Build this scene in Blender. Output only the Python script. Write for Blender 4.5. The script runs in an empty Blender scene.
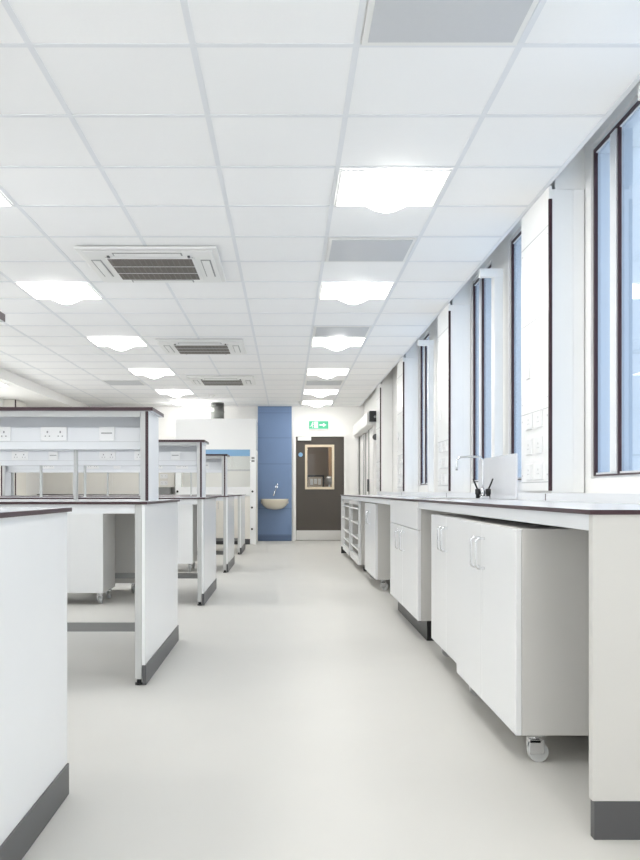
import bpy, bmesh, math, random
from mathutils import Vector, Matrix
random.seed(4)
S = bpy.context.scene
C = S.collection
F, CX, CY, EYE = 885.0, 287.0, 491.5, 0.95      # focal length in px, vanishing point, eye height
CEIL = 2.59
WALL_Y = 17.05
ORD = ['nearest the camera', 'second from the camera', 'third from the camera', 'fourth from the camera',
       'fifth from the camera', 'farthest away by the door wall']

# ------------------------------------------------------------------ materials
def lin(c):
    c = c / 255.0
    return c / 12.92 if c <= 0.04045 else ((c + 0.055) / 1.055) ** 2.4

def rgb(r, g, b):
    return (lin(r), lin(g), lin(b), 1.0)

def pmat(name, col, rough=0.4, metal=0.0, var=0.03, scale=6.0, bump=0.0, spec=0.5, coat=0.0):
    m = bpy.data.materials.new(name)
    m.use_nodes = True
    nt = m.node_tree
    b = nt.nodes['Principled BSDF']
    tc = nt.nodes.new('ShaderNodeTexCoord')
    nz = nt.nodes.new('ShaderNodeTexNoise')
    nz.inputs['Scale'].default_value = scale
    nz.inputs['Detail'].default_value = 4
    nt.links.new(tc.outputs['Object'], nz.inputs['Vector'])
    mx = nt.nodes.new('ShaderNodeMix')
    mx.data_type = 'RGBA'
    c = rgb(*col)
    mx.inputs[6].default_value = tuple(v * (1 - var) for v in c[:3]) + (1,)
    mx.inputs[7].default_value = tuple(min(1, v * (1 + var)) for v in c[:3]) + (1,)
    nt.links.new(nz.outputs['Fac'], mx.inputs[0])
    nt.links.new(mx.outputs[2], b.inputs['Base Color'])
    b.inputs['Roughness'].default_value = rough
    b.inputs['Metallic'].default_value = metal
    b.inputs['Specular IOR Level'].default_value = spec
    b.inputs['Coat Weight'].default_value = coat
    if bump:
        bp = nt.nodes.new('ShaderNodeBump')
        bp.inputs['Strength'].default_value = bump
        bp.inputs['Distance'].default_value = 0.002
        n2 = nt.nodes.new('ShaderNodeTexNoise')
        n2.inputs['Scale'].default_value = scale * 25
        nt.links.new(tc.outputs['Object'], n2.inputs['Vector'])
        nt.links.new(n2.outputs['Fac'], bp.inputs['Height'])
        nt.links.new(bp.outputs['Normal'], b.inputs['Normal'])
    return m

def emit(name, col, strength):
    m = bpy.data.materials.new(name)
    m.use_nodes = True
    nt = m.node_tree
    nt.nodes.clear()
    e = nt.nodes.new('ShaderNodeEmission')
    e.inputs['Color'].default_value = (*col, 1)
    e.inputs['Strength'].default_value = strength
    o = nt.nodes.new('ShaderNodeOutputMaterial')
    nt.links.new(e.outputs[0], o.inputs['Surface'])
    return m

def glass(name, tint, rough=0.02, extra=0.0):
    m = bpy.data.materials.new(name)
    m.use_nodes = True
    nt = m.node_tree
    nt.nodes.clear()
    t = nt.nodes.new('ShaderNodeBsdfTransparent')
    t.inputs['Color'].default_value = (*tint, 1)
    g = nt.nodes.new('ShaderNodeBsdfGlossy')
    g.inputs['Roughness'].default_value = rough
    fr = nt.nodes.new('ShaderNodeFresnel')
    fr.inputs['IOR'].default_value = 1.5
    ad = nt.nodes.new('ShaderNodeMath')
    ad.operation = 'ADD'
    ad.use_clamp = True
    ad.inputs[1].default_value = extra
    geo = nt.nodes.new('ShaderNodeNewGeometry')
    inv = nt.nodes.new('ShaderNodeMath')
    inv.operation = 'SUBTRACT'
    inv.inputs[0].default_value = 1.0
    nt.links.new(geo.outputs['Backfacing'], inv.inputs[1])
    mu = nt.nodes.new('ShaderNodeMath')           # mirror only on the outer face of the sheet
    mu.operation = 'MULTIPLY'
    nt.links.new(fr.outputs[0], mu.inputs[0])
    nt.links.new(inv.outputs[0], mu.inputs[1])
    nt.links.new(mu.outputs[0], ad.inputs[0])
    mx = nt.nodes.new('ShaderNodeMixShader')
    nt.links.new(ad.outputs[0], mx.inputs[0])
    nt.links.new(t.outputs[0], mx.inputs[1])
    nt.links.new(g.outputs[0], mx.inputs[2])
    o = nt.nodes.new('ShaderNodeOutputMaterial')
    nt.links.new(mx.outputs[0], o.inputs['Surface'])
    return m

M = {}
M['wall'] = pmat('white_paint', (246, 245, 243), 0.55, var=0.012, bump=0.05)
M['floor'] = pmat('grey_vinyl', (211, 209, 204), 0.42, var=0.03, scale=2.2, spec=0.35)
M['tile'] = pmat('ceiling_tile', (247, 247, 247), 0.8, var=0.01, scale=3, bump=0.12)
M['tbar'] = pmat('ceiling_bar', (230, 232, 235), 0.5, var=0.01)
M['white'] = pmat('white_laminate', (245, 246, 247), 0.22, var=0.008)
M['pan'] = pmat('white_service_panel', (246, 246, 245), 0.3, var=0.01)
M['seam'] = pmat('panel_joint', (196, 197, 198), 0.6)
M['top'] = pmat('pale_worktop', (226, 228, 233), 0.18, var=0.02, scale=20)
M['core'] = pmat('dark_laminate_core', (58, 32, 40), 0.4, var=0.05)
M['apron'] = pmat('pale_blue_grey_metal', (234, 236, 239), 0.35, var=0.01)
M['legmetal'] = pmat('grey_powder_coat', (200, 201, 200), 0.4, var=0.02)
M['rail'] = pmat('mid_grey_metal', (150, 151, 150), 0.45, var=0.02)
M['kick'] = pmat('dark_grey_plinth', (84, 84, 86), 0.4, var=0.04)
M['black'] = pmat('black_plastic', (28, 28, 30), 0.4)
M['carc'] = pmat('grey_white_carcass', (213, 211, 207), 0.35, var=0.01)
M['chrome'] = pmat('brushed_chrome', (225, 226, 228), 0.18, metal=1.0, var=0.02)
M['steel'] = pmat('stainless_steel', (205, 203, 200), 0.3, metal=1.0, var=0.03, scale=30)
M['duct'] = pmat('galvanised_duct', (120, 122, 120), 0.35, metal=0.9, var=0.1, scale=8)
M['plug'] = pmat('socket_plastic', (243, 243, 243), 0.3, var=0.005)
M['slot'] = pmat('socket_slot', (150, 150, 152), 0.5)
M['blue'] = pmat('blue_wall_cladding', (120, 145, 184), 0.45, var=0.04, scale=4)
M['blue2'] = pmat('blue_cladding_joint', (92, 112, 146), 0.5)
M['sky'] = pmat('light_blue_strip', (134, 178, 216), 0.35)
M['door'] = pmat('dark_brown_door', (78, 72, 67), 0.45, var=0.05, scale=3)
M['beige'] = pmat('beige_bead', (222, 208, 184), 0.45)
M['cream'] = pmat('cream_laminate', (236, 233, 226), 0.35, var=0.01)
M['hoodin'] = pmat('cupboard_lining', (230, 229, 223), 0.45, var=0.01)
M['ceramic'] = pmat('cream_ceramic', (240, 233, 216), 0.12, var=0.01, coat=0.4)
M['acwhite'] = pmat('ac_white_plastic', (236, 236, 234), 0.4, var=0.01)
M['acgrille'] = pmat('ac_grille_grey', (122, 116, 110), 0.5, var=0.05, scale=40)
M['acdark'] = pmat('ac_inside', (70, 66, 62), 0.7)
M['vent'] = pmat('perforated_grey_metal', (200, 202, 205), 0.5, var=0.02, scale=60)
M['green'] = pmat('exit_green', (72, 190, 146), 0.4, var=0.02)
M['signwhite'] = pmat('sign_white', (244, 246, 244), 0.4)
M['wood'] = pmat('corridor_wood', (176, 140, 104), 0.45, var=0.12, scale=5)
M['brown'] = pmat('corridor_wall', (128, 112, 98), 0.6, var=0.05)
M['cork'] = pmat('board_face', (196, 184, 168), 0.6, var=0.2, scale=14)
M['lamp'] = emit('lit_diffuser', (1.0, 0.99, 0.95), 13.5)
M['hoodlamp'] = emit('lit_tube', (1.0, .98, .95), 7.0)
M['pane'] = glass('window_glass', (0.72, 0.79, 0.87), 0.01, 0.0)
M['clear'] = glass('clear_glass', (0.97, 0.98, 0.98), 0.02, 0.0)

def facade_mat():
    m = bpy.data.materials.new('louvred_facade')
    m.use_nodes = True
    nt = m.node_tree
    b = nt.nodes['Principled BSDF']
    tc = nt.nodes.new('ShaderNodeTexCoord')
    w = nt.nodes.new('ShaderNodeTexWave')
    w.bands_direction = 'Z'
    w.inputs['Scale'].default_value = .55
    nt.links.new(tc.outputs['Object'], w.inputs['Vector'])
    r = nt.nodes.new('ShaderNodeValToRGB')
    r.color_ramp.elements[0].color = rgb(128, 144, 164)
    r.color_ramp.elements[1].color = rgb(204, 215, 226)
    r.color_ramp.elements[0].position = 0.25
    r.color_ramp.elements[1].position = 0.5
    nt.links.new(w.outputs['Fac'], r.inputs[0])
    nt.links.new(r.outputs[0], b.inputs['Base Color'])
    b.inputs['Roughness'].default_value = 0.7
    return m
M['facade'] = facade_mat()
M['pave'] = pmat('pale_paving', (226, 226, 224), 0.7, var=0.06, scale=3)  # for the unseen ground, kept pale to bounce daylight
M['facadeglass'] = pmat('facade_window', (120, 150, 180), 0.2)

# ------------------------------------------------------------------ mesh helpers
class MB:
    def __init__(s):
        s.bm = bmesh.new()

    def box(s, x0, x1, y0, y1, z0, z1, mi=0, bev=0.0, side=None):
        x0, x1 = min(x0, x1), max(x0, x1)
        y0, y1 = min(y0, y1), max(y0, y1)
        z0, z1 = min(z0, z1), max(z0, z1)
        v = [s.bm.verts.new(p) for p in ((x0, y0, z0), (x1, y0, z0), (x1, y1, z0), (x0, y1, z0),
                                         (x0, y0, z1), (x1, y0, z1), (x1, y1, z1), (x0, y1, z1))]
        fs = []
        for k, q in enumerate(((3, 2, 1, 0), (4, 5, 6, 7), (0, 1, 5, 4), (1, 2, 6, 5), (2, 3, 7, 6), (3, 0, 4, 7))):
            f = s.bm.faces.new([v[i] for i in q])
            f.material_index = side if (side is not None and k >= 2) else mi
            fs.append(f)
        if bev:
            es = list({e for f in fs for e in f.edges})
            bmesh.ops.bevel(s.bm, geom=es, offset=bev, segments=2, profile=0.5, affect='EDGES', clamp_overlap=True)
        return s

    def tube(s, pts, r, seg=12, mi=0):
        pts = [Vector(p) for p in pts]
        n = len(pts)
        rings = []
        up = None
        for i, p in enumerate(pts):
            d = (pts[min(i + 1, n - 1)] - pts[max(i - 1, 0)]).normalized()
            if up is None:
                a = Vector((0, 0, 1)) if abs(d.z) < 0.9 else Vector((1, 0, 0))
                up = (a - d * a.dot(d)).normalized()
            else:
                up = (up - d * up.dot(d)).normalized()
            side = d.cross(up)
            rr = r[i] if isinstance(r, (list, tuple)) else r
            rings.append([s.bm.verts.new(p + (up * math.cos(2 * math.pi * k / seg) + side * math.sin(2 * math.pi * k / seg)) * rr) for k in range(seg)])
        for a, b in zip(rings, rings[1:]):
            for k in range(seg):
                f = s.bm.faces.new((a[k], a[(k + 1) % seg], b[(k + 1) % seg], b[k]))
                f.smooth = True
                f.material_index = mi
        for ring in (rings[0][::-1], rings[-1]):
            f = s.bm.faces.new(ring)
            f.material_index = mi
        return s

    def cyl(s, c, axis, r, h, seg=24, mi=0):
        c = Vector(c)
        a = Vector(axis).normalized()
        return s.tube([c - a * h / 2, c + a * h / 2], r, seg, mi)

    def lathe(s, prof, c=(0, 0, 0), seg=28, mi=0, sx=1, sy=1):
        rings = []
        for r, z in prof:
            rings.append([s.bm.verts.new((c[0] + sx * r * math.cos(2 * math.pi * k / seg), c[1] + sy * r * math.sin(2 * math.pi * k / seg), c[2] + z)) for k in range(seg)])
        for a, b in zip(rings, rings[1:]):
            for k in range(seg):
                f = s.bm.faces.new((a[k], a[(k + 1) % seg], b[(k + 1) % seg], b[k]))
                f.smooth = True
                f.material_index = mi
        for ring in (rings[0][::-1], rings[-1]):
            f = s.bm.faces.new(ring)
            f.material_index = mi
        return s

    def prism(s, pts, axis, a0, a1, mi=0, cap=None):
        """polygon pts (u,v) extruded along axis 'x','y' or 'z' from a0 to a1"""
        def P(u, v, a):
            return {'x': (a, u, v), 'y': (u, a, v), 'z': (u, v, a)}[axis]
        A = [s.bm.verts.new(P(u, v, a0)) for u, v in pts]
        B = [s.bm.verts.new(P(u, v, a1)) for u, v in pts]
        n = len(pts)
        fs = [s.bm.faces.new(A), s.bm.faces.new(B[::-1])]
        for k in range(n):
            fs.append(s.bm.faces.new((A[k], B[k], B[(k + 1) % n], A[(k + 1) % n])))
        for f in fs:
            f.material_index = mi
        if cap is not None:
            fs[0].material_index = fs[1].material_index = cap
        return s

def obj(name, mb, mats, parent=None):
    bmesh.ops.recalc_face_normals(mb.bm, faces=mb.bm.faces[:])
    me = bpy.data.meshes.new(name)
    mb.bm.to_mesh(me)
    mb.bm.free()
    for m in (mats if isinstance(mats, (list, tuple)) else [mats]):
        me.materials.append(M[m])
    o = bpy.data.objects.new(name, me)
    C.objects.link(o)
    if parent is not None:
        o.parent = parent
    return o

def tag(o, label, cat, group=None):
    o['label'] = label
    o['category'] = cat
    if group:
        o['group'] = group
    return o

def thing(name, label, cat, loc=(0, 0, 0), rz=0.0, group=None):
    o = bpy.data.objects.new(name, None)
    o.empty_display_size = 0.1
    C.objects.link(o)
    o.location = loc
    o.rotation_euler = (0, 0, rz)
    return tag(o, label, cat, group)

def struct(name, mb, mats, parent=None):
    o = obj(name, mb, mats, parent)
    if parent is None:
        o['kind'] = 'structure'
    return o

def dup(o, loc=None, label=None, parent=None, rz=None):
    c = o.copy()
    C.objects.link(c)
    if parent is not None:
        c.parent = parent
    if loc is not None:
        c.location = loc
    if rz is not None:
        c.rotation_euler = (0, 0, rz)
    if label:
        c['label'] = label
    for ch in list(o.children):
        dup(ch, parent=c)
    return c

# ------------------------------------------------------------------ the shell
XL, XR, YB = -4.6, 1.405, -2.2
XG = 1.62                                   # plane of the window glass
PIL = [4.746, 7.69, 10.72, 13.37]           # near edges of the four service columns
PW = 0.56

struct('floor', MB().box(XL - .1, 2.0, YB - .1, 20.2, -.08, 0), 'floor')
wl = MB().box(XL - .15, XL, YB, WALL_Y, 0, 1.0).box(XL - .15, XL, YB, WALL_Y, 2.38, 3.05)
prev = YB
for k in range(5):  # left-wall windows added to bring more daylight onto the ceiling
    a, b = .0 + 2.9 * k, 2.3 + 2.9 * k
    wl.box(XL - .15, XL, prev, a, 1.0, 2.38)
    prev = b
    f = MB()
    f.box(XL - .1, XL - .04, a, b, 1.0, 1.05).box(XL - .1, XL - .04, a, b, 2.33, 2.38)
    for yy in (a, (a + b) / 2 - .025, b - .05):
        f.box(XL - .1, XL - .04, yy, yy + .05, 1.05, 2.33)
    fw = struct('window_left_%d' % (k + 1), f, 'apron')
    obj('pane', MB().box(XL - .073, XL - .067, a + .05, b - .05, 1.05, 2.33), 'clear', fw)
wl.box(XL - .15, XL, prev, WALL_Y, 1.0, 2.38)
struct('wall_left', wl, 'wall')
struct('floor_outside_left', MB().box(-16, XL - .16, YB - .15, 40, -.3, -.1), 'pave')  # unseen ground added to throw daylight up through the left windows
wf = MB()                                   # unseen wall behind the camera; wide window added for fill daylight
wf.box(XL - .15, 1.9, YB - .15, YB, 0, .3).box(XL - .15, 1.9, YB - .15, YB, 2.56, 3.05)
wf.box(XL - .15, -4.3, YB - .15, YB, .3, 2.56).box(1.2, 1.9, YB - .15, YB, .3, 2.56)
struct('wall_front', wf, 'wall')
f = MB()
f.box(-4.3, 1.2, YB - .12, YB - .04, .3, .36).box(-4.3, 1.2, YB - .12, YB - .04, 2.5, 2.56)
for i in range(6):
    xx = -4.3 + 5.44 * i / 5
    f.box(xx, xx + .06, YB - .12, YB - .04, .36, 2.5)
fw = struct('window_front', f, 'wall')
obj('pane', MB().box(-4.24, 1.14, YB - .083, YB - .077, .36, 2.5), 'clear', fw)
struct('floor_outside_front', MB().box(-16, 14, -40, YB - .16, -.3, -.1), 'pave')  # unseen ground added to throw daylight up through the front window

# ceiling with its bar grid
ceil = struct('ceiling', MB().box(XL, XR, YB, WALL_Y, CEIL, CEIL + .06), 'tile')
g = MB()
x = -.345 - .6 * 7
while x < XR:
    if x > XL:
        g.box(x - .012, x + .012, YB, WALL_Y, CEIL - .003, CEIL + .001)
    x += .6
y = 3.25 - .61 * 8
while y < WALL_Y:
    g.box(XL, XR, y - .012, y + .012, CEIL - .0034, CEIL + .001)
    y += .61
g.box(XR - .022, XR, YB, WALL_Y, CEIL - .0038, CEIL + .001)
obj('ceiling_grid', g, 'tbar', ceil)
struct('trim_1', MB().box(XL, -3.78, YB, WALL_Y, 2.445, CEIL - .004), 'wall')     # lowered bulkhead on the left
# roof of the window recess
struct('trim_2', MB().box(XR, 1.9, YB, WALL_Y, 3.0, 3.06).box(XR - .02, XR, YB, WALL_Y, CEIL + .06, 3.06), 'wall')

# right wall: solid below the sill, head above, piers between the openings
HEAD, SILL = 2.766, 1.018
openings = []
w = MB()
w.box(1.41, XG - .02, YB, 14.0, 0, .942)
w.box(XG - .02, 1.86, YB, 14.2, 0, SILL)
w.box(XG - .02, 1.86, YB, 14.2, HEAD, 3.0)
bays = [(1.75, .09), (PIL[0], .085), (PIL[1], .02), (PIL[2], .03)]
edges = []
for P, off in bays:
    edges += [(P - 2.33, P - 1.32), (P - .76, P - off)]
    openings.append(((P - 2.33, P - 1.32), (P - .76, P - off)))
prev = YB
for a, b in edges:
    if b < YB + .1:
        continue
    a = max(a, YB + .2)
    w.box(XG - .02, 1.86, prev, a, SILL, HEAD)
    prev = b
w.box(XG - .02, 1.86, prev, 14.2, SILL, HEAD)
for P in PIL:                               # column stubs above the service columns
    w.box(1.44, XG - .02, P + .01, P + PW - .01, 2.575, 3.0)
w.box(1.48, 1.86, 14.0, WALL_Y, 0, 3.06)
struct('wall_right', w, 'wall')

# windows: two openings in each bay
n = 1
for (near, far), (P, off) in zip(openings, bays):
    for which, (a, b) in (('near', near), ('far', far)):
        if b < YB + .1:
            continue
        a = max(a, YB + .2)
        f = MB()
        x0, x1 = XG, XG + .07
        t = .045
        f.box(x0, x1, a, b, SILL, SILL + .03).box(x0, x1, a, b, HEAD - .04, HEAD)
        f.box(x0, x1, a, a + t, SILL + .03, HEAD - .04).box(x0, x1, b - .012, b, SILL + .03, HEAD - .04)
        if which == 'far':
            f.box(x0 - .012, x1, b - .335, b - .255, SILL + .03, HEAD - .04)
        fr = struct('window_%d' % n, f, 'apron')
        s = MB()                            # dark gasket lines round the panes
        s.box(x0 - .008, x0 + .01, b - .022, b - .006, SILL + .012, HEAD - .02)
        s.box(x0 - .008, x0 + .01, a + t, b - .022, HEAD - .036, HEAD - .02)
        s.box(x0 - .008, x0 + .01, a + t, b - .022, SILL + .012, SILL + .02)
        if which == 'far':
            s.box(x0 - .006, x0 + .01, b - .352, b - .338, SILL + .02, HEAD - .036)
        obj('gasket', s, 'core', fr)
        if which == 'far':
            obj('pane', MB().box(x0 + .008, x0 + .014, b - .255, b - .022, SILL + .03, HEAD - .04), 'pane', fr)
            obj('pane', MB().box(x0 + .008, x0 + .014, a + t, b - .36, SILL + .03, HEAD - .04), 'pane', fr)
        else:
            obj('pane', MB().box(x0 + .008, x0 + .014, a + t, b - .022, SILL + .03, HEAD - .04), 'pane', fr)
        n += 1
# slim white portal in the middle of each bay, from the ceiling edge to the glass
for k, P in enumerate(PIL[:3]):
    y0 = P - 1.25
    struct('trim_%d' % (3 + k), MB().box(XR, 1.574, y0, y0 + .05, 2.514, 2.574, bev=.003).box(1.51, 1.572, y0, y0 + .05, .943, 2.514, bev=.003), 'pan')

# back wall with the door opening, corridor behind
DX0, DX1, DZ = .112, 1.16, 2.058
b = MB()
b.box(XL, DX0, WALL_Y, WALL_Y + .15, 0, 3.06).box(DX1, 1.9, WALL_Y, WALL_Y + .15, 0, 3.06).box(DX0, DX1, WALL_Y, WALL_Y + .15, DZ, 3.06)
struct('wall_back', b, 'wall')
struct('wall_corridor', MB().box(-1.2, 2.0, 20.0, 20.15, 0, 2.6), 'brown')
struct('wall_corridor_left', MB().box(-1.3, -1.2, WALL_Y + .15, 20.15, 0, 2.6), 'brown')
struct('wall_corridor_right', MB().box(2.0, 2.1, WALL_Y + .15, 20.15, 0, 2.6), 'brown')
struct('ceiling_corridor', MB().box(-1.3, 2.1, WALL_Y + .15, 20.15, 2.601, 2.66), 'brown')

d = MB()
d.box(DX0, DX0 + .06, WALL_Y - .03, WALL_Y + .15, 0, DZ).box(DX1 - .06, DX1, WALL_Y - .03, WALL_Y + .15, 0, DZ).box(DX0 + .06, DX1 - .06, WALL_Y - .03, WALL_Y + .15, DZ - .05, DZ)
door = struct('door_1', d, 'wall')
lx0, lx1, lz1 = DX0 + .063, DX1 - .063, DZ - .053
yd0, yd1 = WALL_Y + .01, WALL_Y + .055
vx0, vx1, vz0, vz1 = .347, .911, .992, 1.852
lf = MB()
lf.box(lx0, vx0, yd0, yd1, .008, lz1).box(vx1, lx1, yd0, yd1, .008, lz1).box(vx0, vx1, yd0, yd1, .008, vz0).box(vx0, vx1, yd0, yd1, vz1, lz1)
leaf = obj('door_leaf', lf, 'door', door)
q = MB()
t = .045
q.box(vx0, vx0 + t, yd0 - .012, yd1 + .01, vz0, vz1).box(vx1 - t, vx1, yd0 - .012, yd1 + .01, vz0, vz1)
q.box(vx0 + t, vx1 - t, yd0 - .012, yd1 + .01, vz0, vz0 + t).box(vx0 + t, vx1 - t, yd0 - .012, yd1 + .01, vz1 - t, vz1)
obj('vision_panel_frame', q, 'beige', leaf)
obj('vision_panel_glass', MB().box(vx0 + t, vx1 - t, yd0 + .015, yd0 + .025, vz0 + t, vz1 - t), 'clear', leaf)
obj('kick_plate', MB().box(lx0 + .005, lx1 - .005, yd0 - .006, yd0, .012, .2), 'steel', leaf)
obj('door_closer', MB().box(lx0 + .03, lx0 + .29, yd0 - .06, yd0, lz1 - .075, lz1 - .005, bev=.006), 'signwhite', leaf)
obj('door_notice', MB().cyl((.262, yd0 - .003, 1.66), (0, 1, 0), .042, .006), 'sky', leaf)

# corridor furnishings seen through the vision panel
tag(obj('timber_post', MB().box(.9, 1.06, 19.2, 19.34, 0, 2.6, bev=.01), 'wood'), 'pale timber post in the corridor seen through the door glass', 'post')
nb = thing('pinboard', 'framed pinboard on the corridor wall seen through the door glass', 'pinboard', (.64, 19.99, 1.0))
obj('frame', MB().box(-.2, .2, -.03, 0, .0, .32, bev=.006), 'black', nb)
obj('face', MB().box(-.16, .16, -.036, -.03, .04, .28), 'cork', nb)
for k in range(3):
    obj('paper', MB().box(-.12 + k * .09, -.05 + k * .09, -.04, -.037, .1 + .02 * (k % 2), .24), 'signwhite', nb)
cb = thing('corridor_counter', 'low wooden counter in the corridor seen through the door glass', 'counter', (.45, 19.6, 0))
obj('body', MB().box(-.9, .42, -.2, .3, 0, .84, bev=.006), 'brown', cb)
obj('top', MB().box(-.92, .44, -.23, .33, .84, .88, bev=.005), 'wood', cb)
tag(obj('dispenser', MB().box(.83, .97, 18.7, 18.8, 0, .02).box(.88, .92, 18.73, 18.77, .02, 1.1).lathe([(.02, 0), (.085, .01), (.1, .06), (.085, .14), (.03, .18)], (.9, 18.75, 1.1)), ['steel', 'steel']), 'small silver dispenser on a stand seen through the door glass', 'dispenser')
cl = MB().box(-.2, 1.2, 18.4, 18.7, 2.585, 2.6)  # strip out of view, added to light the corridor
tag(obj('corridor_ceiling_light', cl, 'lamp'), 'glowing strip light on the corridor ceiling behind the door', 'light')

# blue cladding panel behind the wash basin
bp = MB()
bp.box(-.56, .09, WALL_Y - .05, WALL_Y, .0, CEIL - .005, 0)
for z in (.12, .62, 1.48, 1.98, 2.46):
    bp.box(-.56, .09, WALL_Y - .0512, WALL_Y - .049, z - .004, z + .004, 1)
struct('trim_6', bp, ['blue', 'blue2'])
struct('baseboard_back', MB().box(-.56, .09, WALL_Y - .062, WALL_Y - .05, 0, .11), 'blue2')

# automatic sliding door in the right wall near the back corner
sd = MB()
sd.box(1.38, 1.478, 14.15, 14.25, 0, 2.01).box(1.38, 1.478, 17.05, 17.15, 0, 2.01)
sdo = struct('door_2', sd, 'wall')
hd = obj('door_header', MB().box(1.27, 1.478, 14.12, 17.18, 2.01, 2.22, bev=.02), 'wall', sdo)
for k, (ya, yb, xo) in enumerate(((14.27, 15.15, .0), (15.12, 16.1, .03), (16.08, 17.03, .0))):
    xx = 1.405 + xo
    lf = MB().box(xx, xx + .025, ya, yb, .02, 2.0)
    L = obj('sliding_leaf', lf, 'wall', sdo)
    obj('leaf_edge', MB().box(xx - .012, xx, ya, ya + .045, .02, 2.0).box(xx - .012, xx, yb - .045, yb, .02, 2.0), 'rail', L)
obj('pull_handle', MB().box(1.365, 1.392, 15.05, 15.09, .95, 1.16, bev=.006), 'kick', sdo)
sb = thing('door_sensor', 'small black box sensor at the near end of the sliding door header', 'sensor', (1.41, 14.04, 2.06))
obj('housing', MB().box(-.108, .06, -.06, .06, 0, .166, bev=.008), 'black', sb)
obj('lens', MB().cyl((-.02, -.062, .07), (0, 1, 0), .02, .008), 'rail', sb)
tag(obj('push_pad', MB().cyl((1.4, 13.96, 1.81), (0, 1, 0), .05, .03), 'kick'), 'round grey push pad beside the sliding door', 'push pad')

# ------------------------------------------------------------------ ceiling lights, vents, air conditioning
def light(loc, label):
    t = thing('ceiling_light', label, 'ceiling light', loc, 0, 'square ceiling lights')
    a = .285
    f = MB()
    f.box(-a, a, -a, -a + .012, -.008, 0).box(-a, a, a - .012, a, -.008, 0).box(-a, -a + .012, -a + .012, a - .012, -.008, 0).box(a - .012, a, -a + .012, a - .012, -.008, 0)
    obj('frame', f, 'acwhite', t)
    d = MB()
    W, NU, NV = a - .016, 24, 16
    gridv = []
    for q in range(NV + 1):
        v = -W + 2 * W * q / NV
        e = min(1, (W - abs(v)) / (W * .24))
        gv = e * e * (3 - 2 * e)
        row = []
        for p in range(NU + 1):
            u = -W + 2 * W * p / NU
            h = .5 + .5 * math.cos(math.pi * max(-1, min(1, u / (W * .75))))
            row.append(d.bm.verts.new((u, v, -.007 - .062 * h * gv)))
        gridv.append(row)
    for A, B in zip(gridv, gridv[1:]):
        for p in range(NU):
            d.bm.faces.new((A[p], A[p + 1], B[p + 1], B[p])).smooth = True
    rim = [gridv[0][p] for p in range(NU)] + [gridv[q][NU] for q in range(NV)] + [gridv[NV][p] for p in range(NU, 0, -1)] + [gridv[q][0] for q in range(NV, 0, -1)]
    top = [d.bm.verts.new((q.co.x, q.co.y, -.001)) for q in rim]
    for p in range(len(rim)):
        n2 = (p + 1) % len(rim)
        d.bm.faces.new((rim[n2], rim[p], top[p], top[n2]))
    d.bm.faces.new(top)
    obj('diffuser', d, 'lamp', t)
    return t
LY = [4.775 + 2.44 * k for k in range(6)]
LY[5] = 16.3
L0 = None
for row, X in (('right-hand', .555), ('left-hand', -1.845)):
    for k, yy in enumerate([4.775 - 2.44 * 2, 4.775 - 2.44] + LY):
        if k < 2:
            lab = 'square ceiling light of the %s row, %s' % (row, ('behind the camera', 'just above the top of the frame')[k])
        else:
            lab = 'glowing square ceiling light of the %s row, %s' % (row, ORD[k - 2])
        if L0 is None:
            L0 = light((X, yy, CEIL - .004), lab)
        else:
            dup(L0, (X, yy, CEIL - .004), lab)
for k in range(3):
    dup(L0, (-4.2, 2.4 + 4.9 * k, 2.444), 'square ceiling light on the lowered ceiling at far left, ' + ('nearest', 'middle one', 'farthest')[k])

def vent(loc, label):
    t = thing('ceiling_vent', label, 'vent', loc, 0, 'flat grey ceiling vents')
    obj('frame', MB().box(-.283, .283, -.29, .29, -.006, 0), 'acwhite', t)
    obj('perforated_plate', MB().box(-.262, .262, -.262, .262, -.009, -.006), 'vent', t)
    return t
v0 = vent((.555, 2.945, CEIL - .004), 'flat grey vent panel at the top edge, nearest the camera')
dup(v0, (.555, 5.995, CEIL - .004), 'flat grey vent panel between the first two right-hand lights')
dup(v0, (.555, 9.045, CEIL - .004), 'flat grey vent panel just before the third right-hand light')
dup(v0, (.555, 13.3, CEIL - .004), 'flat grey vent panel between the last right-hand lights')
dup(v0, (-2.445, 13.3, CEIL - .004), 'flat grey vent panel at the far left of the ceiling')

def cassette(loc, label):
    t = thing('ceiling_air_conditioner', label, 'air conditioner', loc, 0, 'ceiling cassette air conditioners')
    p = MB()
    p.box(-.475, .475, -.475, .475, -.018, 0, bev=.006)
    p.box(-.44, .44, -.44, .44, -.03, -.018, bev=.008)
    obj('panel', p, 'acwhite', t)
    gr = MB()
    gr.box(-.3, .3, -.3, .3, -.034, -.03, 1)
    for i in range(22):
        u = -.285 + .57 * i / 21
        gr.box(-.29, .29, u - .006, u + .006, -.042, -.034, 0)
    for u in (-.095, .095):
        gr.box(-.295, .295, u - .004, u + .004, -.044, -.034, 2)
    for i in range(15):
        u = -.27 + .54 * i / 14
        gr.box(u - .003, u + .003, -.285, .285, -.043, -.0345, 0)
    gr.box(-.31, -.29, -.3, .3, -.04, -.03, 2).box(.29, .31, -.3, .3, -.04, -.03, 2)
    gr.box(-.29, .29, -.31, -.29, -.04, -.03, 2).box(-.29, .29, .29, .31, -.04, -.03, 2)
    obj('intake_grille', gr, ['acgrille', 'acdark', 'acwhite'], t)
    for k in range(4):
        s = MB()
        R = Matrix.Rotation(k * math.pi / 2, 4, 'Z')
        s.box(-.235, .235, -.415, -.345, -.0325, -.03, 1)
        s.box(-.225, .225, -.405, -.352, -.038, -.0325, 0, bev=.002)
        bmesh.ops.transform(s.bm, matrix=R, verts=s.bm.verts[:])
        obj('louver', s, ['acwhite', 'rail'], t)
    for sx in (-1, 1):
        obj('clip', MB().box(sx * .275 - .008, sx * .275 + .008, -.345, -.31, -.04, -.03), 'kick', t)
    return t
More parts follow.
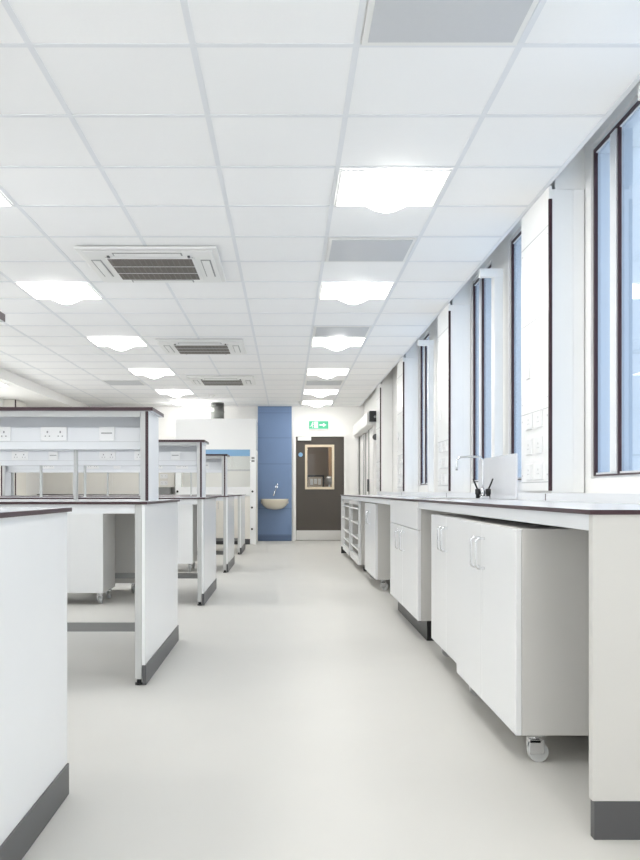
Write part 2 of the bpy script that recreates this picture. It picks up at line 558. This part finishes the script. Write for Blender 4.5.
c0 = cassette((-.945, 6.37, CEIL - .004), 'square ceiling air conditioner with dark grille, nearest of three')
dup(c0, (-.945, 9.97, CEIL - .004), 'square ceiling air conditioner with dark grille, middle of three')
dup(c0, (-.945, 13.0, CEIL - .004), 'square ceiling air conditioner with dark grille, farthest of three')
def detector(loc, label):
    t = thing('smoke_detector', label, 'smoke detector', loc)
    obj('base', MB().lathe([(.055, 0), (.055, -.018), (.05, -.022)], seg=24), 'acwhite', t)
    obj('dome', MB().lathe([(.04, -.022), (.036, -.042), (.018, -.052), (.004, -.053)], seg=24), 'acwhite', t)
    return t
s0 = detector((.26, 16.1, CEIL - .004), 'small white smoke detector on the ceiling just before the exit door')
dup(s0, (-1.27, 15.0, CEIL - .003), 'small white smoke detector on the ceiling in front of the fume cupboard')

# ------------------------------------------------------------------ sockets (as parts)
def socket(parent, x, z, yface, w=.147, h=.086, kind='plug'):
    """plate on a face looking towards -Y"""
    p = MB().box(x - w / 2, x + w / 2, yface - .009, yface, z - h / 2, z + h / 2, bev=.003)
    o = obj('socket', p, 'plug', parent)
    if kind == 'plug':
        for sx in ((-.036, .036) if w > .1 else (0,)):
            s = MB()
            s.box(x + sx - .004, x + sx + .004, yface - .0095, yface - .008, z + .004, z + .016)
            s.box(x + sx - .015, x + sx - .008, yface - .0095, yface - .008, z - .016, z - .01)
            s.box(x + sx + .008, x + sx + .015, yface - .0095, yface - .008, z - .016, z - .01)
            obj('socket_holes', s, 'slot', o)
    else:
        s = MB()
        s.box(x - .03, x + .03, yface - .0095, yface - .008, z + .001, z + .007)
        obj('data_slot', s, 'slot', o)

# ------------------------------------------------------------------ service columns on the right wall
def column(P, label):
    t = thing('service_column', label, 'service column', (XR, P, .942), 0, 'white service columns between the windows')
    H = 2.52 - .942
    fp = MB()
    fp.box(0, .016, 0, PW, 0.012, CEIL - .942, 0)
    for z in (.06, .46, .98, 1.44):
        fp.box(-.0006, .004, .012, PW - .006, z - .0025, z + .0025, 1)
    for z in (.1, .42, .52, .93, 1.03, 1.4):
        for yy in (.03, PW - .03):
            fp.cyl((0, yy, z), (1, 0, 0), .005, .003, 8, 1)
    obj('front_panel', fp, ['pan', 'seam'], t)
    obj('edge_strip', MB().box(-.0008, .017, -.0015, .012, .012, H), 'core', t)
    obj('edge_tick', MB().box(-.018, -.002, -.0015, .012, -.04, -.004), 'core', t)
    obj('side_panel', MB().box(.0165, .09, 0.003, PW - .003, 0.001, 2.572 - .942, 0).box(.0905, .13, 0.005, PW - .003, 0.001, 2.572 - .942, 0).box(.1305, .19, 0.003, PW - .003, 0.001, 2.572 - .942, 0), 'pan', t)
    for r in range(3):
        for c in range(2):
            z = .12 + .145 * r
            y = .17 + .2 * c
            o = obj('socket', MB().box(-.011, 0, y - .06, y + .06, z - .045, z + .045, bev=.003), 'plug', t)
            obj('socket_holes', MB().box(-.0118, -.01, y - .004, y + .004, z + .004, z + .016).box(-.0118, -.01, y - .018, y - .01, z - .016, z - .01).box(-.0118, -.01, y + .01, y + .018, z - .016, z - .01), 'seam', o)
    obj('alarm_switch', MB().box(-.014, 0, .36, .44, .66, .75, bev=.004), 'plug', t)
    return t
lab = ['white service column with dark edge beside the nearest window, left of its glass',
       'white service column just beyond the swan-neck tap', 'white service column above the floor-standing sink unit, third from the camera',
       'white service column farthest from the camera, beside the sliding door']
k0 = column(PIL[0], lab[0])
for P, l in zip(PIL[1:], lab[1:]):
    dup(k0, (XR, P, .942), l)

# left wall columns
lw = thing('service_column', 'service column on the left wall glimpsed through the bench shelf', 'service column', (XL, 14.37, 0))
obj('box', MB().box(0, .2, 0, .55, 0, 2.44), 'cream', lw)
obj('edge_strip', MB().box(.185, .202, -.015, .002, .0, 2.44), 'core', lw)

# ------------------------------------------------------------------ cabinet makers
def handle(parent, x, z, y, L=.12):
    p = []
    for a in range(7):
        t = math.pi / 2 * a / 6
        p.append((x, y - .02 - .014 * math.sin(t), z + L / 2 - .014 + .014 * math.cos(t)))
    pts = [(x, y + .001, z + L / 2)] + p
    pts += [(q[0], q[1], 2 * z - q[2]) for q in reversed(pts)]
    obj('handle', MB().tube(pts, .0055, 10), 'chrome', parent)

def castor(parent, x, y):
    c = MB()
    c.box(x - .03, x + .03, y - .03, y + .03, .092, .1)
    c.cyl((x, y, .085), (0, 0, 1), .018, .014, 14)
    c.box(x - .022, x - .016, y - .022, y + .03, .03, .08, bev=.002).box(x + .016, x + .022, y - .022, y + .03, .03, .08, bev=.002)
    c.box(x - .022, x + .022, y - .022, y + .016, .07, .08)
    o = obj('castor', c, 'chrome', parent)
    obj('wheel', MB().cyl((x, y + .012, .035), (1, 0, 0), .035, .026, 24), 'legmetal', o)

def mobile(label, loc, rz, w, d, h, doors=2, group=None, hz=.62):
    """cabinet on castors; local front looks to -Y, origin at the middle of its front"""
    t = thing('mobile_cabinet', label, 'cabinet', loc, rz, group)
    obj('carcass', MB().box(-w / 2, w / 2, .021, d, .1, h, bev=.002), 'carc', t)
    n = doors
    for k in range(n):
        a = -w / 2 + w * k / n + .0015
        b = -w / 2 + w * (k + 1) / n - .0015
        D = obj('door', MB().box(a, b, 0, .02, .1, h - .002, bev=.0015), 'white', t)
        if n == 2:
            hx = b - .045 if k == 0 else a + .045
        else:
            hx = a + .05
        handle(D, hx, hz, 0)
    for x in (-w / 2 + .04, w / 2 - .04):
        for y in (.075, d - .07):
            castor(t, x, y)
    return t

R_ = -math.pi / 2          # fronts towards the aisle (-X)
GR = 'white cabinets under the wall bench'
mobile('white two-door cabinet on castors under the wall bench, nearest the camera', (.797, 3.62, 0), R_, 1.08, .56, .82, 2, GR, .70)
mobile('white two-door cabinet on castors just behind the nearest one', (.838, 4.66, 0), R_, .96, .54, .82, 2, GR, .70)
mobile('white two-door cabinet on castors between the sink unit and the wire shelf units', (.855, 9.12, 0), R_, 1.2, .52, .83, 2, GR, .68)

# sink unit
su = thing('sink_unit', 'tall white floor-standing sink unit with dark recessed plinth under the wall bench', 'cabinet', (.83, 6.36, 0), R_)
w_ = 1.5
obj('carcass', MB().box(-w_ / 2, w_ / 2, .021, .09, .13, .884).box(-w_ / 2, -w_ / 2 + .02, .09, .55, .13, .884).box(w_ / 2 - .02, w_ / 2, .09, .55, .13, .884).box(-w_ / 2 + .02, w_ / 2 - .02, .09, .55, .13, .15), 'carc', su)
obj('drawer_front', MB().box(-w_ / 2, w_ / 2, 0, .02, .706, .884, bev=.0015), 'white', su)
for k in range(2):
    a, b = (-w_ / 2, -.0015) if k == 0 else (.0015, w_ / 2)
    D = obj('door', MB().box(a, b, 0, .02, .13, .702, bev=.0015), 'white', su)
    handle(D, (b - .12) if k == 0 else (a + .12), .6, 0, .13)
obj('plinth', MB().box(-w_ / 2 + .01, w_ / 2 - .02, .06, .5, 0, .13), 'black', su)

# open wire-shelf units
def rack(label, yc, w):
    t = thing('wire_shelf_unit', label, 'shelf unit', (.845, yc, 0), R_, 'wire shelf units under the wall bench')
    d, h = .5, .84
    c = MB()
    c.box(-w / 2, -w / 2 + .03, .035, d, .08, h).box(w / 2 - .03, w / 2, .035, d, .08, h)
    c.box(-w / 2 + .03, w / 2 - .03, .035, d, .08, .12).box(-w / 2 + .03, w / 2 - .03, .035, d, h - .05, h)
    c.box(-w / 2 + .03, w / 2 - .03, d - .03, d, .12, h - .05)
    obj('carcass', c, 'carc', t)
    a, b = -w / 2, w / 2
    f = MB()
    f.box(a, a + .035, 0, .032, .08, h).box(b - .05, b, 0, .032, .08, h).box(a + .035, b - .05, 0, .032, .08, .17).box(a + .035, b - .05, 0, .032, h - .05, h)
    obj('front_frame', f, 'white', t)
    for z in (.25, .38, .56, .74):
        s = MB()
        for k in range(26):
            x = -w / 2 + .05 + (w - .1) * k / 25
            s.box(x - .003, x + .003, .012, d - .04, z - .003, z + .003)
        s.box(-w / 2 + .036, w / 2 - .051, .004, .016, z - .008, z + .008).box(-w / 2 + .03, w / 2 - .03, d - .05, d - .04, z - .006, z + .006)
        obj('wire_shelf', s, 'signwhite', t)
    for x in (-w / 2 + .06, w / 2 - .06):
        for y in (.09, d - .06):
            o = obj('castor', MB().box(x - .025, x + .025, y - .025, y + .025, .06, .08), 'rail', t)
            obj('wheel', MB().cyl((x, y, .032), (1, 0, 0), .032, .03, 20), 'kick', o)
rack('white open-front unit with wire shelves under the bench, nearer of the pair', 11.15, 1.36)
rack('white open-front unit with wire shelves at the far end of the wall bench', 12.72, 1.36)

# ------------------------------------------------------------------ wall bench
BX0, BX1, BY0, BY1 = .822, 1.402, 2.415, 13.65
wb = thing('wall_bench', 'long pale worktop bench running along the window wall', 'bench', (0, 0, 0))
SX0, SX1, SY0, SY1 = .93, 1.23, 5.75, 6.35
tp = MB()
for (a, b, c_, e) in ((BX0, BX1, BY0 - .01, SY0), (BX0, BX1, SY1, BY1 + .01)):
    tp.box(a, b, c_, e, .887, .9, 0, side=1)
tp.box(BX0, SX0, SY0, SY1, .887, .9, 0, side=1).box(SX1, BX1, SY0, SY1, .887, .9, 0, side=1)
obj('worktop', tp, ['top', 'core'], wb)
ep = obj('end_panel', MB().box(BX0 + .012, BX1, BY0, BY0 + .03, .105, .8868), 'carc', wb)
obj('plinth', MB().box(BX0 + .016, BX1, BY0 - .002, BY0 + .028, 0, .105), 'kick', ep)
ep = obj('end_panel', MB().box(BX0 + .012, BX1, BY1 - .03, BY1, .105, .8868), 'white', wb)
obj('plinth', MB().box(BX0 + .012, BX1, BY1 - .03, BY1, 0, .105), 'black', ep)
for a, b in ((BY0 + .03, 5.6), (7.12, BY1 - .03)):
    obj('apron', MB().box(BX0 + .014, BX0 + .034, a, b, .842, .887), 'apron', wb)
obj('upstand', MB().box(BX1 - .014, BX1, BY0, BY1, .9005, .942), 'apron', wb)

# sink, splashback, tap
sk = thing('sink', 'inset steel sink in the worktop below the swan-neck tap', 'sink', ((SX0 + SX1) / 2, (SY0 + SY1) / 2, .9))
hx, hy = (SX1 - SX0) / 2, (SY1 - SY0) / 2
r = MB()
r.box(-hx - .015, -hx + .004, -hy - .015, hy + .015, .0006, .004).box(hx - .004, hx + .015, -hy - .015, hy + .015, .0006, .004)
r.box(-hx + .004, hx - .004, -hy - .015, -hy + .004, .0006, .004).box(-hx + .004, hx - .004, hy - .004, hy + .015, .0006, .004)
obj('rim', r, 'steel', sk)
r = MB()
a, b = hx - .003, hy - .003
r.box(-a, -a + .003, -b, b, -.18, 0).box(a - .003, a, -b, b, -.18, 0).box(-a + .003, a - .003, -b, -b + .003, -.18, 0).box(-a + .003, a - .003, b - .003, b, -.18, 0)
r.box(-a, a, -b, b, -.183, -.18)
obj('bowl', r, 'steel', sk)
tag(obj('splashback', MB().box(1.375, 1.387, 5.32, 6.36, .902, 1.18, bev=.001), 'top'), 'low pale grey splashback panel standing behind the sink tap', 'splashback')
tb = thing('tap', 'tall swan-neck tap with two black levers in front of the splashback', 'tap', (1.3, 5.87, .9))
pts = [(0, 0, .0), (0, 0, .1), (0, 0, .24)]
for k in range(1, 7):
    t = math.pi / 2 * k / 6
    pts.append((-.035 + .035 * math.cos(t), 0, .245 + .035 * math.sin(t)))
pts += [(-.1, 0, .28), (-.145, 0, .278)]
for k in range(1, 6):
    t = math.pi / 2 * k / 5
    pts.append((-.145 - .028 * math.sin(t), 0, .25 + .028 * math.cos(t)))
pts += [(-.174, 0, .215), (-.174, 0, .19)]
obj('spout', MB().tube(pts, .0075, 12), 'chrome', tb)
obj('base', MB().box(-.03, .03, -.06, .06, 0, .02, bev=.006).lathe([(.016, .02), (.016, .05), (.009, .07)], seg=18), 'chrome', tb)
for sx in (-1, 1):
    v = obj('valve', MB().lathe([(.014, .005), (.014, .03), (.018, .032), (.018, .065), (.008, .07)], (sx * .03 + .0, sx * -.02, 0), 18), 'black', tb)
    obj('lever', MB().tube([(sx * .03, sx * -.02, .06), (sx * .045, sx * -.03, .1), (sx * .058, sx * -.035, .135)], [.006, .006, .0045], 10), 'black', v)

# ------------------------------------------------------------------ island benches
BENCH_L, BENCH_D = 2.9, 1.3
def island(loc, label):
    """right-hand end at local x=0, near side at local y=0"""
    t = thing('island_bench', label, 'bench', loc, 0, 'white island benches on the left')
    obj('worktop', MB().box(-BENCH_L, .012, -.012, BENCH_D + .012, .887, .9, 0, side=1), ['top', 'core'], t)
    for s in (0, 1):
        x1 = 0 if s == 0 else -BENCH_L + .016
        p = obj('end_panel', MB().box(x1 - .015, x1, 0, BENCH_D, .1, .8865), 'white', t)
        xk = (.0, .006) if s == 0 else (-BENCH_L - .005, -BENCH_L + .001)
        obj('plinth', MB().box(x1 - .013, xk[1] if s == 0 else x1, .0, BENCH_D, 0.004, .1), 'kick', p)
        for yy in (.003, BENCH_D - .055):
            xa = -.05 if s == 0 else -BENCH_L + .017
            L = obj('leg', MB().box(xa, xa + .034, yy, yy + .05, .03, .8865, bev=.003), 'legmetal', t)
            obj('foot', MB().cyl((xa + .017, yy + .025, .016), (0, 0, 1), .012, .03, 12).cyl((xa + .017, yy + .025, .005), (0, 0, 1), .02, .01, 16), 'black', L)
    for yy in (.012, BENCH_D - .032):
        obj('apron', MB().box(-BENCH_L + .052, -.052, yy, yy + .02, .842, .887), 'apron', t)
    obj('stretcher', MB().box(-BENCH_L + .052, -.016, .63, .66, .165, .213), 'rail', t)
    return t
BYS = [1.47, 4.33, 7.36, 10.35, 13.35]
blab = ['white island bench in the left foreground, cut off by the frame', 'white island bench second from the camera, open underneath',
        'white island bench third from the camera', 'white island bench fourth from the camera', 'white island bench farthest back, by the fume cupboard']
b0 = island((-.688, BYS[0], 0), blab[0])
for yy, l in zip(BYS[1:], blab[1:]):
    dup(b0, (-.695, yy, 0), l)

def shelf(loc, label):
    """right-hand end face at local x=0, middle of its depth at local y=0, stands on the worktop"""
    t = thing('reagent_shelf', label, 'shelf', loc, 0, 'raised shelves on the island benches')
    L = 2.75
    obj('shelf_board', MB().box(-L, .028, -.22, .22, .488, .508, 1, side=0), ['core', 'top'], t)
    for y0, y1 in ((-.195, -.18), (.18, .195)):
        obj('header_rail', MB().box(-L + .04, -.045, y0, y1, .458, .488), 'legmetal', t)
    obj('spine', MB().box(-L + .04, -.045, -.01, .01, .41, .488), 'apron', t)
    tr = obj('trunking', MB().box(-L + .04, -.045, -.07, .07, .286, .41, bev=.003).box(-L + .04, -.045, -.0705, .0705, .3275, .3295, 1), ['apron', 'seam'], t)
    for x, kind, w_ in ((-.25, 'data', .086), (-.545, 'plug', .147), (-.86, 'plug', .147), (-1.35, 'data', .086), (-1.65, 'plug', .147), (-2.2, 'plug', .147)):
        socket(tr, x, .372, -.07, w_, .08, kind)
    for s in (0, 1):
        x1 = 0 if s == 0 else -L + .016
        obj('end_panel', MB().box(x1 - .015, x1, -.188, .195, 0, .488), 'apron', t)
        obj('edge_strip', MB().box(x1 - .0155, x1 + .0005, -.195, -.188, 0, .488), 'core', t)
        xa = x1 - .043 if s == 0 else x1
        for y0, y1 in ((-.193, -.165), (.165, .193)):
            obj('leg', MB().box(xa, xa + .0275, y0, y1, 0, .488), 'legmetal', t)
    for x in (-.44, -1.08, -1.48, -1.9):
        obj('upright', MB().box(x - .008, x + .008, -.02, .02, 0, .286), 'legmetal', t)
    return t
slab = ['raised shelf on the left foreground bench, only the tip of its dark top in view', 'raised shelf with sockets on the second island bench, largest in view',
        'raised shelf with sockets on the third island bench', 'raised shelf with sockets on the fourth island bench']
r0 = shelf((-.757, BYS[0] + .6, .9), slab[0])
for k in range(1, 4):
    dup(r0, (-.757, BYS[k] + .69, .9), slab[k])

# pedestals under the islands
GP = 'pedestals under the island benches'
mobile('white pedestal on castors under the third island bench, near side', (-1.82, 7.41, 0), 0, .56, .52, .83, 1, GP, .72)
mobile('white pedestal on castors under the third island bench, far side behind the other', (-1.62, 8.62, 0), math.pi, .46, .42, .83, 1, GP, .72)
mobile('white pedestal on castors under the fourth island bench', (-1.4, 10.42, 0), 0, .58, .52, .83, 1, GP, .72)
mobile('white pedestal on castors under the farthest island bench', (-1.5, 13.42, 0), 0, .58, .52, .83, 1, GP, .72)

# ------------------------------------------------------------------ fume cupboard and back wall
HY = 15.85
k_ = HY / F
fx = lambda px: (px - CX) * k_
fz = lambda py: EYE + (CY - py) * k_
hood = thing('fume_cupboard', 'tall white fume cupboard with a light blue strip against the back wall', 'fume cupboard', (0, HY, 0))
hx0, hx1, hz1 = -2.0, -.555, fz(418.5)
sx0, sx1, sz0, sz1 = fx(181), fx(250), fz(487), fz(457)
HD = 1.0
h = MB()
h.box(hx0, hx1, 0, HD, fz(449.5), hz1, bev=.004)
obj('top_fascia', h, 'white', hood)
obj('blue_strip', MB().box(sx0, sx1, .012, .03, fz(456), fz(449.5) - .001), 'sky', hood)
obj('post', MB().box(hx0, sx0, 0, .12, 0, fz(449.5), bev=.003), 'white', hood)
pr = obj('post', MB().box(sx1, hx1, 0, .12, 0, fz(449.5), bev=.003), 'white', hood)
for z0 in (458, 461):
    obj('control', MB().box(fx(251.5), fx(254.5), -.008, 0, fz(z0 + 1), fz(z0 - 1)), 'rail', pr)
for px, py in ((252.5, 491.5), (252, 507.5), (252, 529)):
    obj('valve_knob', MB().cyl((fx(px), -.012, fz(py)), (0, 1, 0), .018, .026, 16), 'black', pr)
obj('valve_knob', MB().cyl((fx(177.5), -.012, fz(491.5)), (0, 1, 0), .02, .026, 16), 'black', hood)
i_ = MB()
i_.box(hx0, hx0 + .03, .12, HD, .9, fz(449.5)).box(hx1 - .03, hx1, .12, HD, 0, fz(449.5)).box(hx0 + .03, hx1 - .03, HD - .03, HD, .9, fz(449.5))
i_.box(hx0 + .03, hx1 - .03, HD - .05, HD - .03, 1.36, 1.375)
obj('lining', i_, 'hoodin', hood)
obj('lamp', MB().box(sx0 + .1, sx1 - .1, .2, .3, fz(449.5) - .05, fz(449.5) - .01), 'hoodlamp', hood)  # unseen tube added to brighten the cupboard interior
obj('sash_glass', MB().box(sx0, sx1, .05, .056, fz(470), fz(456)), 'clear', hood)
obj('sash_rail', MB().box(sx0, sx1, .04, .066, fz(471), fz(469.4)), 'legmetal', hood)
obj('sill', MB().box(sx0, sx1, -.01, .1, fz(496), sz0, bev=.006), 'white', hood)
obj('work_surface', MB().box(hx0 + .03, hx1 - .03, .1, HD - .03, .87, .905), 'top', hood)
for k in range(2):
    a = sx0 + (sx1 - sx0) * k / 2
    D = obj('door', MB().box(a + .002, a + (sx1 - sx0) / 2 - .002, .01, .03, .1, fz(496.5)), 'cream', hood)
    handle(D, (a + (sx1 - sx0) / 2 - .05) if k == 0 else a + .05, .7, .01)
obj('plinth', MB().box(sx0, sx1, .05, .1, 0, .1), 'kick', hood)
du = MB()
DUX = (217.5 - CX) * (HY + .5) / F
du.tube([(DUX, .5, hz1 + .002), (DUX, .5, CEIL - .005)], .12, 28)
for z in (hz1 + .04, hz1 + .16, hz1 + .28):
    du.tube([(DUX, .5, z - .01), (DUX, .5, z + .01)], .126, 28)
tag(obj('exhaust_duct', du, 'duct'), 'round grey metal duct rising from the fume cupboard to the ceiling', 'duct').location = (0, HY, 0)

bb = thing('back_bench', 'cream low bench left of the fume cupboard along the back wall', 'bench', (0, 16.24, 0))
obj('body', MB().box(-4.58, -2.08, .02, .78, .1, .885), 'cream', bb)
obj('plinth', MB().box(-4.58, -2.08, .06, .74, 0, .1), 'kick', bb)
obj('worktop', MB().box(-4.59, -2.06, 0, .79, .885, .9, 0, side=1), ['top', 'core'], bb)
for k in range(4):
    a = -4.58 + .624 * k
    D = obj('door', MB().box(a + .003, a + .621, 0.002, .02, .1, .88), 'cream', bb)
    handle(D, a + .5, .72, .002)
wbx = thing('wall_socket_box', 'cream box with two socket plates on the back wall left of the fume cupboard', 'socket box', (-2.35, WALL_Y, .97))
obj('box', MB().box(-.22, .22, -.3, 0, .06, .38, bev=.004), 'cream', wbx)
obj('base', MB().box(-.22, .14, -.27, 0, -.07, .06), 'rail', wbx)
for z in (.14, .27):
    socket(wbx, 0.02, z, -.3, .147, .086)
tc_ = thing('tall_cupboard', 'tall cream cupboard at the far left of the back wall', 'cupboard', (-3.4, 16.6, .9))
obj('body', MB().box(-1.19, .78, .02, .42, .001, 1.35, bev=.003), 'cream', tc_)
for k in range(3):
    obj('door', MB().box(-1.19 + .656 * k + .002, -1.19 + .656 * (k + 1) - .002, 0, .0195, .003, 1.348), 'cream', tc_)

# wash basin and its tap
wbz = thing('wash_basin', 'small cream half-round basin on the blue wall panel', 'basin', (-.235, WALL_Y - .05, .6))
bm_ = MB()
prof = [(.0, .0), (.08, .003), (.17, .03), (.235, .09), (.262, .165), (.27, .205), (.262, .21), (.245, .2), (.215, .11), (.15, .05), (.06, .035), (.0, .034)]
N = 28
rings = []
for rr, zz in prof:
    ring = []
    for k in range(N + 1):
        a = math.pi + math.pi * k / N
        ring.append(bm_.bm.verts.new((max(rr, .001) * math.cos(a), max(rr, .001) * 1.4 * math.sin(a) * .95, zz)))
    rings.append(ring)
for A, B in zip(rings, rings[1:]):
    for k in range(N):
        f = bm_.bm.faces.new((A[k], A[k + 1], B[k + 1], B[k]))
        f.smooth = True
obj('bowl', bm_, 'ceramic', wbz)
obj('back_ledge', MB().box(-.262, .262, -.05, 0, .12, .208, bev=.01), 'ceramic', wbz)
bt = thing('wall_tap', 'slim chrome wall tap above the cream basin', 'tap', (-.235, WALL_Y - .05, .84))
obj('spout', MB().tube([(.035, 0, .2), (.035, -.06, .2), (.0, -.16, .1), (-.02, -.2, .03)], .01, 12), 'chrome', bt)
obj('valve', MB().cyl((.035, -.03, .2), (0, 1, 0), .026, .05, 18), 'chrome', bt)
obj('lever', MB().tube([(.035, -.05, .215), (.05, -.11, .25)], .007, 10), 'chrome', bt)

# exit sign: green plate with running figure and arrow
es = thing('exit_sign', 'green exit sign with running figure and arrow above the dark door', 'sign', (.61, WALL_Y, 2.14))
es.scale = (.97, 1, .82)
obj('plate', MB().box(-.19, .19, -.03, 0, .02, .2, bev=.004).box(-.19, .19, -.035, 0, 0, .018, 1), ['green', 'signwhite'], es)
p = MB()
yf0, yf1 = -.033, -.029
p.prism([(-.09, .04), (-.015, .04), (-.015, .185), (-.09, .185)], 'y', yf0, yf1)
p.prism([(.0 + .015, .095), (.085, .095), (.085, .06), (.15, .11), (.085, .16), (.085, .125), (.015, .125)], 'y', yf0, yf1)
def seg(x0, z0, x1, z1, w_):
    dx, dz = x1 - x0, z1 - z0
    l = math.hypot(dx, dz)
    nx, nz = -dz / l * w_ / 2, dx / l * w_ / 2
    p.prism([(x0 + nx, z0 + nz), (x0 - nx, z0 - nz), (x1 - nx, z1 - nz), (x1 + nx, z1 + nz)], 'y', yf0, yf1)
p.cyl((-.118, -.031, .165), (0, 1, 0), .014, .004, 14)
seg(-.12, .145, -.135, .1, .024)
seg(-.135, .1, -.115, .075, .016)
seg(-.115, .075, -.125, .045, .014)
seg(-.135, .1, -.155, .078, .016)
seg(-.155, .078, -.178, .08, .014)
seg(-.12, .142, -.1, .115, .011)
seg(-.122, .142, -.152, .13, .011)
obj('pictogram', p, 'signwhite', es)

# unseen ground added to bounce daylight in, and the building across it
struct('floor_outside', MB().box(1.87, 14, YB - .16, 110, -.3, -.1), 'pave')
ob = thing('building', 'pale louvred building seen through the windows', 'building', (13, 0, -4))
fb = MB().box(0, 6, -30, 110, 0, 19)
obj('walls', fb, 'facade', ob)
for k in range(14):
    for z in (3.2, 6.7):
        obj('window', MB().box(-.03, .02, -24 + k * 9, -21.5 + k * 9, z, z + 1.6), 'facadeglass', ob)

# ------------------------------------------------------------------ daylight
wd = bpy.data.worlds.new('World')
S.world = wd
wd.use_nodes = True
nt = wd.node_tree
bg = nt.nodes['Background']
bg.inputs['Color'].default_value = (.95, .975, 1.0, 1)
bg.inputs['Strength'].default_value = 2.3
sun = bpy.data.lights.new('sun', 'SUN')
sun.energy = 5.5
sun.angle = math.radians(.6)
sun.color = (1.0, .97, .92)
so = bpy.data.objects.new('sun', sun)
C.objects.link(so)
so.location = (-6, -6, 12)
so.rotation_euler = Vector((.42, .48, -.77)).to_track_quat('-Z', 'Y').to_euler()

# ------------------------------------------------------------------ camera
cam = bpy.data.cameras.new('Camera')
co = bpy.data.objects.new('Camera', cam)
C.objects.link(co)
co.location = (0, 0, EYE)
co.rotation_euler = (math.pi / 2, 0, 0)
cam.sensor_fit = 'HORIZONTAL'
cam.sensor_width = 36.0
cam.lens = F / 640 * 36.0
cam.shift_x = (320 - CX) / 640
cam.shift_y = (CY - 430) / 640
cam.clip_start = .05
cam.clip_end = 300
S.camera = co
vs = S.view_settings
vs.view_transform = 'Standard'
vs.look = 'None'
vs.gamma = 1
vs.use_curve_mapping = False
vs.exposure = 0.1
